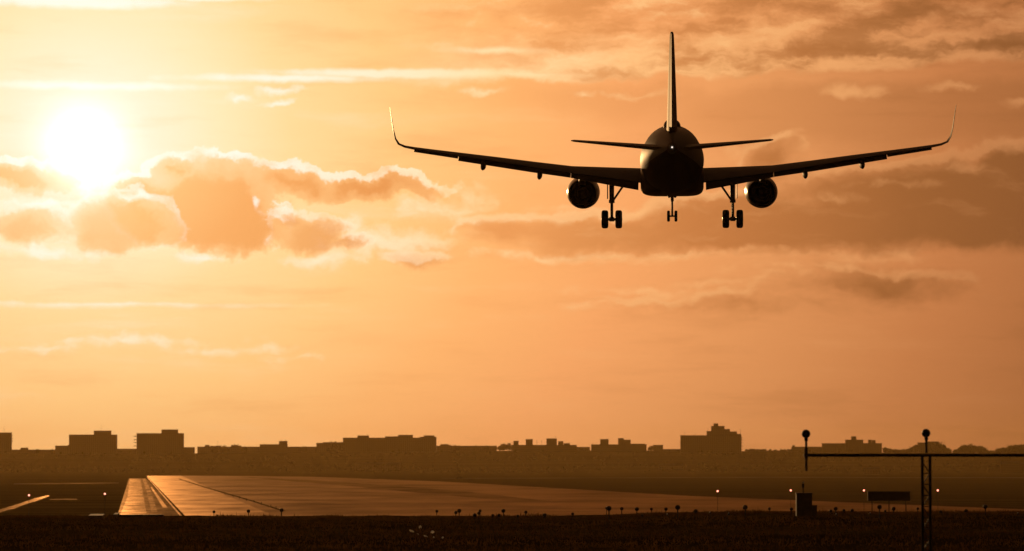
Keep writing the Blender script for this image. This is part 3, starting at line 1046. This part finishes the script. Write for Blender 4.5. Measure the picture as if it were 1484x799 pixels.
B('low_building', 1331, 1361, 641.5, 5580, 14, 'flat house half hidden by trees behind the middle mast', 'building', [(1344, 1360, 640)], m='facade1')
B('warehouse', 514, 580, 674.5, 4750, 20, 'pale roofed warehouse low on the slope below the stepped block', 'building', m='facade3', para=False)
B('warehouse', 955, 990, 676, 4800, 18, 'small warehouse on the slope under the big tower', 'building', m='facade3', para=False)
B('warehouse', 1253, 1275, 680.5, 4300, 12, 'dark low shed in the field left of the middle mast', 'building', m='facade2', para=False)
B('hangar_shed', 1452, 1500, 673, 4600, 16, 'long dark shed near the right edge', 'building', m='facade2', para=False)


# ------------------------------------------------------------------ trees
def tree_mesh(hh, rw, seed, n=2200):
    rnd = random.Random(seed)
    mb = MB()
    clumps = [(rnd.uniform(-.65, .65) * rw, rnd.uniform(-.65, .65) * rw, hh * rnd.uniform(.30, .80), rw * rnd.uniform(.32, .52)) for _ in range(14)]
    clumps.append((0, 0, hh * .82, rw * .45))
    clumps += [(0, 0, hh * .42, rw * .7), (0, 0, hh * .62, rw * .72)]
    for _ in range(n):
        cx_, cy_, cz_, cr = rnd.choice(clumps)
        d = Vector((rnd.gauss(0, 1), rnd.gauss(0, 1), rnd.gauss(0, .75))).normalized() * cr * rnd.uniform(.55, 1.08)
        c_ = Vector((cx_, cy_, cz_)) + d
        s_ = rnd.uniform(.45, 1.1) * hh / 14
        e1 = Vector((rnd.gauss(0, 1), rnd.gauss(0, 1), rnd.gauss(0, 1))).normalized()
        e2 = e1.cross(Vector((rnd.gauss(0, 1), rnd.gauss(0, 1), rnd.gauss(0, 1)))).normalized()
        mb.add([c_ - e1 * s_, c_ + e2 * s_ * .6, c_ + e1 * s_, c_ - e2 * s_ * .6], [(0, 1, 2, 3)])
    tr = MB()
    tr.tube((0, 0, -1), (.1, 0, hh * .55), hh * .03, hh * .018, 8)
    for k in range(5):
        a = rnd.uniform(0, 6.28)
        tr.tube((.05, 0, hh * rnd.uniform(.3, .5)), (math.cos(a) * rw * .5, math.sin(a) * rw * .5, hh * .7), hh * .014, hh * .006, 6)
    return mb, tr


protos = []
TL = ['rounded dark tree standing on the far skyline', 'broad low crowned tree standing on the far skyline', 'ragged dark tree standing on the far skyline']
for k, (hh, rw) in enumerate(((14, 6.5), (12, 8), (15, 6))):
    cr, tr = tree_mesh(hh, rw, 30 + k)
    protos.append((cr, tr, hh))
made = {}
rt = random.Random(5)


def place_tree(px, top, Y, k):
    cr, tr, hh = protos[k]
    pt = P(px, top, Y)
    zg = tz(pt.x, Y)
    sc_ = max(.35, (pt.z - zg) / (hh * 1.02))
    grp = 'trees along the skyline'
    if k not in made:
        root = thing('tree', TL[k], 'tree', (pt.x, Y, zg), grp, rt.uniform(0, 6))
        root.scale = (sc_,) * 3
        cr.build('crown', 'leaf', root)
        tr.build('trunk', 'bark', root, 50)
        made[k] = root
    else:
        dup(made[k], (pt.x, Y, zg), TL[k], grp, rt.uniform(0, 6), sc_)


sky_trees = [(33, 650, 5680), (36, 649.5, 5690), (300, 645, 5660), (306, 646, 5670), (341, 645, 5660), (347, 645.5, 5665), (640, 644.5, 5650), (647, 644.5, 5660),
             (724, 646, 5600), (730, 643.5, 5600), (737, 643, 5600), (828, 646, 5600), (842, 648, 5640), (850, 648, 5640), (941, 648, 5600), (945, 646, 5600),
             (1082, 658, 5600), (1088, 656, 5600), (1094, 654, 5600), (1100, 652.5, 5600), (1106, 652.5, 5590), (1142, 652, 5600), (1146, 651, 5600),
             (1283, 648, 5560), (1290, 650, 5560), (1298, 651, 5570), (1306, 651.5, 5570), (1314, 650.5, 5570), (1322, 648, 5560), (1328, 644, 5560),
             (1352, 641, 5610), (1360, 642, 5540), (1366, 645, 5540), (1372, 649, 5540),
             (1384, 652, 5540), (1391, 648, 5540), (1398, 645.5, 5540), (1405, 644.5, 5540), (1412, 645, 5540), (1419, 646, 5540), (1426, 649, 5540),
             (1432, 652.5, 5540), (1440, 653, 5540), (1447, 650, 5540), (1454, 648, 5540), (1461, 648, 5540), (1466, 646, 5540), (1473, 644.5, 5540), (1480, 644, 5540),
             (1488, 645, 5540), (1496, 648, 5540), (1387, 651, 5530), (1401, 646, 5530), (1409, 645.5, 5530), (1422, 648, 5530), (1436, 653, 5530), (1444, 652, 5530), (1458, 649, 5530), (1470, 645.5, 5530), (1477, 644.5, 5530), (1484, 645, 5530), (1286, 650, 5550), (1294, 651, 5550), (1302, 651.5, 5550), (1310, 651, 5550), (1318, 650, 5550), (1325, 647, 5550), (1086, 657, 5590), (1091, 655, 5590), (1097, 653.5, 5590), (1103, 653, 5585), (1109, 653.5, 5585), (1116, 654, 5590), (1124, 653.5, 5590), (1132, 653, 5590), (1138, 652.5, 5590), (1362, 644, 5530), (1369, 648, 5530), (1376, 651, 5530), (120, 650, 5640), (150, 651, 5640), (312, 647, 5610), (325, 646.5, 5610), (355, 646.8, 5610), (440, 647, 5620), (486, 641, 5580), (690, 645.4, 5620), (705, 645.8, 5620), (660, 645.5, 5620), (75, 651, 5640), (55, 651, 5640), (1232, 650, 5540), (1216, 650, 5540), (1174, 652, 5540), (1160, 653, 5540)]
for i, (a, b, Y) in enumerate(sky_trees):
    place_tree(a, b, Y, i % 3)

# far wood on the slope: one mass
wd = MB()
rw_ = random.Random(11)
for _ in range(5200):
    yy = rw_.choice((4640, 4700, 4900, 5150, 5350)) + rw_.gauss(0, 18)
    xx = rw_.uniform(-.17, .17) * yy
    den = 0.5 + 0.5 * math.sin(xx * 0.013 + yy * 0.01) + 0.3 * math.sin(xx * .041 + yy)
    if rw_.random() > den:
        continue
    hh = rw_.uniform(1, 9) * (0.6 + .4 * math.sin(xx * .02 + 2 * yy))
    c_ = Vector((xx, yy, tz(xx, yy) + max(.5, hh)))
    s_ = rw_.uniform(1.5, 3.2)
    e1 = Vector((rw_.gauss(0, 1), rw_.gauss(0, 1), rw_.gauss(0, 1))).normalized()
    e2 = e1.cross(Vector((rw_.gauss(0, 1), rw_.gauss(0, 1), rw_.gauss(0, 1)))).normalized()
    wd.add([c_ - e1 * s_, c_ + e2 * s_ * .7, c_ + e1 * s_, c_ - e2 * s_ * .7], [(0, 1, 2, 3)])
tag(wd.build('far_wood', 'leaf'), 'dark scrubby wood covering the slope below the skyline', 'wood', kind='stuff')

# bushes / parked vehicles out on the field
for px, py, w_, lab in ((543, 690.5, 10, 'dark bush in the field beyond the runway, left of the other'), (665, 696, 10, 'dark bush on the pavement edge, right of the other')):
    pt = G(px, py)
    cr, tr = tree_mesh(5, 4.5, int(px), 200)
    root = thing('bush', lab, 'bush', (pt.x, pt.y, tz(pt.x, pt.y)))
    cr.build('foliage', 'leaf', root)
    tr.build('stem', 'bark', root)

# ------------------------------------------------------------------ approach mast
MY = 100.0
mp = P(1342, 660, MY)
gz = tz(mp.x, MY)
mast = thing('approach_light_mast', 'tall twin leg mast with a long crossbar carrying round lamps', 'light mast', (mp.x, MY, gz))
H = mp.z - gz
for sx_ in (-.11, .11):
    mb = MB()
    mb.tube((sx_, 0, -.2), (sx_, 0, H + .04), .042, .042, 12)
    mb.build('leg', 'black', mast, 50)
mb = MB()
k = 0
z_ = .2
while z_ < H - .25:
    s_ = 1 if k % 2 else -1
    mb.tube((-.11 * s_, 0, z_), (.11 * s_, 0, z_ + .32), .020, .020, 6)
    mb.tube((-.11, 0, z_), (.11, 0, z_), .018, .018, 6)
    z_ += .32
    k += 1
mb.build('lattice', 'black', mast, 50)
xl = P(1165, 660, MY).x - mp.x
xr = P(1523, 660, MY).x - mp.x
mb = MB()
mb.box((xl, -.05, H - .045), (xr, .05, H + .045))
mb.build('crossbar', 'black', mast)
for px, ty, by in ((1168, 629, 683), (1342.5, 628, 657), (1519, 629, 683)):
    lx = P(px, 660, MY).x - mp.x
    lz = P(px, ty, MY).z - gz
    bz = P(px, by, MY).z - gz
    yo = -.09 if by > 670 else 0
    mb = MB()
    mb.tube((lx, yo, bz), (lx, yo, lz), .036, .036, 10)
    if by > 670:
        mb.tube((lx, yo, bz + .35), (lx, yo, H + .2), .05, .05, 10)
    post = mb.build('lamp_post', 'black', mast, 50)
    mb = MB()
    mb.lathe([(-.14, .02), (-.12, .07), (-.07, .108), (0, .122), (.05, .127), (.07, .118)], (lx, yo, lz), 'Y', 24)
    mb.tube((lx, yo, lz - .2), (lx, yo, lz - .12), .055, .055, 10)
    lamp = mb.build('lamp', 'black', post, 50)

# ------------------------------------------------------------------ equipment by the crest
CYY = 226.0
cp = P(1165, 714.5, CYY)
zg = tz(cp.x, CYY)
cab = thing('equipment_cabinet', 'tall dark equipment cabinet standing on the grass crest', 'cabinet', (cp.x, CYY, zg))
hw = 11.2 * CYY / F
hc = cp.z - zg
mb = MB()
mb.box((-hw, -.3, -.1), (hw, .45, hc - .06))
mb.build('body', 'cabinet', cab)
mb = MB()
mb.box((-hw - .03, -.36, hc - .06), (hw + .03, .5, hc))
mb.build('lid', 'cabinet', cab)
mb = MB()
mb.box((-hw + .07, -.325, .12), (hw - .07, -.3, hc - .2))
dr = mb.build('door', 'cabinet', cab)
mb = MB()
mb.box((hw - .2, -.36, hc * .5), (hw - .16, -.325, hc * .5 + .16))
mb.build('handle', 'black', dr)
bl = thing('beacon_lamp', 'little pole lamp on top of the dark cabinet', 'lamp', (P(1164, 714, CYY).x, CYY + .05, zg + hc))
hb_ = P(1164, 698, CYY).z - zg - hc
mb = MB()
mb.tube((0, 0, 0), (0, 0, hb_ * .6), .035, .03, 10)
mb.tube((0, 0, hb_ * .45), (0, 0, hb_ * .8), .085, .085, 12)
mb.build('pole', 'black', bl, 50)
mb = MB()
mb.sphere((0, 0, hb_ * .9), .075, 12)
mb.build('lens', 'glint', bl, 60)
jp = P(1180, 733, CYY + 1)
jb = thing('junction_box', 'small dark junction box just right of the tall cabinet', 'box', (jp.x, CYY + 1, tz(jp.x, CYY + 1)))
hj = jp.z - jb.location.z
mb = MB()
mb.box((-.17, -.12, .1), (.17, .12, hj))
mb.build('body', 'cabinet', jb)
mb = MB()
mb.box((-.2, -.15, hj), (.2, .15, hj + .03))
mb.build('lid', 'cabinet', jb)
mb = MB()
mb.tube((0, 0, -.1), (0, 0, .1), .06, .06, 8)
mb.build('foot', 'black', jb)

# runway sign seen from behind
SY = 300.0
s0, s1 = P(1257.5, 713, SY), P(1319, 726, SY)
sg = thing('airfield_sign', 'wide dark sign board seen from behind, left of the middle mast', 'sign', ((s0.x + s1.x) / 2, SY, tz(s0.x, SY)))
zb = s1.z - sg.location.z
zt = s0.z - sg.location.z
hw = (s1.x - s0.x) / 2
mb = MB()
mb.box((-hw, -.1, zb), (hw, .1, zt))
mb.build('panel', 'sign', sg)
mb = MB()
mb.box((-hw - .03, -.13, zt), (hw + .03, .13, zt + .04))
mb.build('top_rail', 'sign', sg)
for x_ in (-hw * .8, 0, hw * .8):
    mb = MB()
    mb.tube((x_, 0, -.3), (x_, 0, zb), .04, .04, 8)
    mb.build('leg', 'black', sg, 50)

# red lamps on slim masts
RL = [(42, 718, 'leftmost red lamp, glowing above the pale winding road'), (152, 716, 'red lamp glowing in the grass left of the taxiway'),
      (1040, 712, 'red lamp glowing alone on a slim mast, well left of the cabinet'), (1146, 711, 'red lamp glowing just left of the tall cabinet'),
      (1252, 711, 'red lamp glowing at the left end of the wide sign'), (1359, 711, 'red lamp glowing just right of the tall mast')]
proto = None
LY = 420.0
for px, py, lab in RL:
    pt = P(px, py, LY)
    zg = tz(pt.x, LY)
    if proto is None:
        proto = thing('red_lamp', lab, 'lamp', (pt.x, LY, zg), 'red lamps across the field')
        hh = pt.z - zg
        mb = MB()
        mb.tube((0, 0, -.3), (0, 0, hh - .16), .028, .02, 8)
        mb.build('mast', 'steel', proto, 50)
        mb = MB()
        mb.lathe([(hh - .20, .06), (hh - .10, .09)], (0, 0, 0), 'Z', 12)
        mb.build('base', 'black', proto, 50)
        mb = MB()
        mb.sphere((0, 0, hh), .12, 14)
        mb.build('globe', 'red', proto, 60)
    else:
        dup(proto, (pt.x, LY, pt.z - hh), lab)

# approach lamps along the crest: round heads on short posts
AL = [(882.5, 737, 224, .165, 'round black lamp on a post with a pale glint, left of the tall dark pair'), (982, 735.5, 224, .165, 'round black lamp on a sturdy post, middle of three'),
      (1080, 735.5, 224, .165, 'round black lamp on a sturdy post, right of three'), (1274.5, 735, 224, .15, 'stocky black lamp on a post under the wide sign'),
      (1428, 734.5, 226, .15, 'lone lamp on a thin post at far right')]
SMALL = [(310, 742), (360, 741), (408, 739.5), (633, 741), (660.5, 743), (665.5, 740.5), (695.8, 740.5), (694, 744), (688, 747), (714, 747), (723, 747), (729.5, 740.5),
         (750.5, 748), (762, 742.5), (789.5, 747), (830, 745), (901, 737.5), (923, 738), (944, 738), (965, 738), (1008, 741), (1115, 737.5), (1147, 738), (1211, 737.5),
         (1223, 740), (1235, 740), (1295, 737.5), (1330, 737.5), (1363, 742), (1400, 742), (931, 747), (1204, 741)]
GL = [(967, 747), (1029, 744), (1056, 745.5), (1181, 747), (1212, 747), (1283, 741), (1261, 746), (1475, 747), (879, 736.5)]


def crest_lamp(px, py, Y, rad, lab, grp, lens):
    pt = P(px, py, Y)
    zg = tz(pt.x, Y)
    hh = max(pt.z - zg, rad * .9)
    root = thing('approach_lamp', lab, 'lamp', (pt.x, Y, zg), grp, random.uniform(-.3, .3))
    mb = MB()
    mb.tube((0, 0, -.15), (0, 0, hh - rad * .7), rad * .28, rad * .24, 8)
    mb.build('post', 'black', root, 50)
    mb = MB()
    mb.lathe([(-rad * 1.0, rad * .15), (-rad * .8, rad * .65), (-rad * .3, rad * .95), (rad * .3, rad), (rad * .5, rad * .9)], (0, 0, hh), 'Y', 16)
    mb.build('lamp_head', 'black', root, 50)
    if lens:
        mb = MB()
        mb.sphere((0, -rad * .2, hh + rad * .9), rad * .55, 10)
        mb.build('lens', 'glint', root, 60)
    return root


for px, py, Y, rad, lab in AL:
    crest_lamp(px, py, Y, rad, lab, 'sturdy approach lamps on posts', False)
pl = None
for i, (px, py) in enumerate(SMALL):
    Y = 236.0 if py < 743.5 else 229.0
    if px < 500:
        Y = 238.5
    crest_lamp(px, py, Y, .10 + .02 * (i % 3), 'small dark approach lamp on a short post along the grass crest', 'small approach lamps on the crest', False)
for i, (px, py) in enumerate(GL):
    crest_lamp(px, py, 230.0, .085, 'tiny approach lamp with a glinting glass lens on the grass crest', 'glinting approach lamps on the crest', True)

# marker posts along the right runway edge
mp0 = None
for i, (px, py) in enumerate([(326, 716.5), (338, 720), (347, 722.5), (357, 726), (368, 728), (379, 731.5), (392.5, 735.5), (400, 738.5)]):
    pt = G(px, py)
    lab = 'thin dark marker post along the right runway edge'
    if mp0 is None:
        mp0 = thing('edge_post', lab, 'post', (pt.x, pt.y, .02), 'marker posts on the runway edge')
        mb = MB()
        mb.tube((0, 0, 0), (0, 0, 1.15), .16, .13, 8)
        mb.build('post', 'black', mp0, 50)
        mb = MB()
        mb.lathe([(0, .3), (.1, .26)], (0, 0, 0), 'Z', 10)
        mb.build('foot', 'black', mp0, 50)
    else:
        dup(mp0, (pt.x, pt.y, .02), lab)

# low wall, pale slabs at the left end of the crest
WY = 238.5
a, b = P(165, 746, WY), P(237, 746.2, WY)
zg = min(tz(a.x, WY), tz(b.x, WY))
wl = MB()
wl.box((a.x, WY, zg - .2), (b.x, WY + .22, a.z))
tag(wl.build('low_wall', 'black'), 'low dark wall at the near end of the wet taxiway', 'wall')
for x0, x1, yy, lab in ((128.5, 149, 746.3, 'pinkish flat slab lying in the grass left of the low wall'), (164.5, 170.5, 744.6, 'small bright slab at the left end of the low wall')):
    a, b = P(x0, yy - 1, WY - .6), P(x1, yy + 1, WY - .6)
    mb = MB()
    zz = (a.z + b.z) / 2
    mb.add([(a.x, WY - .7, b.z), (b.x, WY - .7, b.z), (b.x, WY + .5, a.z), (a.x, WY + .5, a.z), (a.x, WY - .7, b.z - .5), (b.x, WY - .7, b.z - .5),
            (b.x, WY + .5, b.z - .5), (a.x, WY + .5, b.z - .5)], [(0, 1, 2, 3), (4, 7, 6, 5), (0, 4, 5, 1), (1, 5, 6, 2), (2, 6, 7, 3), (3, 7, 4, 0)])
    tag(mb.build('concrete_slab', 'concrete_block'), lab, 'slab')

# pale scraps in the near grass
SCR = [(597, 770, 8.5, 3.4, -.45, 'longest pale scrap of litter, leftmost in the near grass'), (609, 764.5, 4.6, 7.2, .1, 'topmost pale scrap of litter standing up in the grass'),
       (626.5, 771.5, 6, 5.2, .6, 'pale folded scrap of litter, right of the upright one'), (617, 777.3, 6, 2.4, -.4, 'thin pale scrap of litter, lowest of the bunch'),
       (605.5, 774.3, 4, 2.2, -.6, 'faint small scrap of litter below the longest one'), (628.3, 778.8, 2.6, 2.6, .2, 'tiny faint scrap below the folded one'),
       (641.5, 779.2, 3.4, 3.2, .3, 'faint scrap of litter furthest to the right')]
for px, py, w_, h_, rot, lab in SCR:
    Yg = 190.0
    for _ in range(30):
        pt = P(px, py, Yg)
        Yg += (pt.z - .06 - tz(pt.x, Yg)) * 20
        Yg = min(236, max(155, Yg))
    pt = P(px, py, Yg)
    k = Yg / F
    mb = MB()
    w2_, h2_ = w_ * k / 2, h_ * k / 2
    ca, sa = math.cos(rot), math.sin(rot)
    vs = []
    rr = random.Random(int(px))
    for a_, b_, dy_ in ((-1, -.7, 0), (-.3, -1, .05), (1, -.6, 0), (.8, .6, .03), (.1, 1, .09), (-.9, .5, .02), (.05, .1, -.09)):
        a_ *= w2_ * rr.uniform(.85, 1.1)
        b_ *= h2_ * rr.uniform(.85, 1.1)
        vs.append((pt.x + a_ * ca - b_ * sa, pt.y + dy_ + b_ * .3, pt.z + a_ * sa + b_ * ca))
    mb.add(vs, [(i_, (i_ + 1) % 6, 6) for i_ in range(6)])
    tag(mb.build('litter_scrap', 'paper'), lab, 'litter', 'pale scraps in the grass')

# ------------------------------------------------------------------ grass blades near the crest
gb = MB()
rg = random.Random(3)
def clump(x, y):
    return (math.sin(x * 1.7 + 3 * math.sin(y * .31)) + math.sin(x * .63 - y * .42 + 2) + math.sin(x * 3.1 + y * .9)) / 3


for _ in range(62000):
    yy = rg.uniform(158, 243) if rg.random() < .75 else rg.uniform(233, 243)
    xx = rg.uniform(-.165, .165) * yy
    k_ = clump(xx, yy)
    if rg.random() > .65 + .35 * k_:
        continue
    zg = tz(xx, yy)
    hh = rg.uniform(.05, .15) * (1.15 + .75 * k_) * (1.9 if rg.random() < .03 else 1)
    a = rg.uniform(0, 3.14)
    w_ = rg.uniform(.02, .05)
    lean = rg.gauss(0, .06)
    gb.add([(xx - w_ * math.cos(a), yy - w_ * math.sin(a), zg - .01), (xx + w_ * math.cos(a), yy + w_ * math.sin(a), zg - .01),
            (xx + lean, yy + rg.gauss(0, .04), zg + hh)], [(0, 1, 2)])
tag(gb.build('grass', 'blade'), 'short dark grass covering the foreground bank', 'grass', kind='stuff')
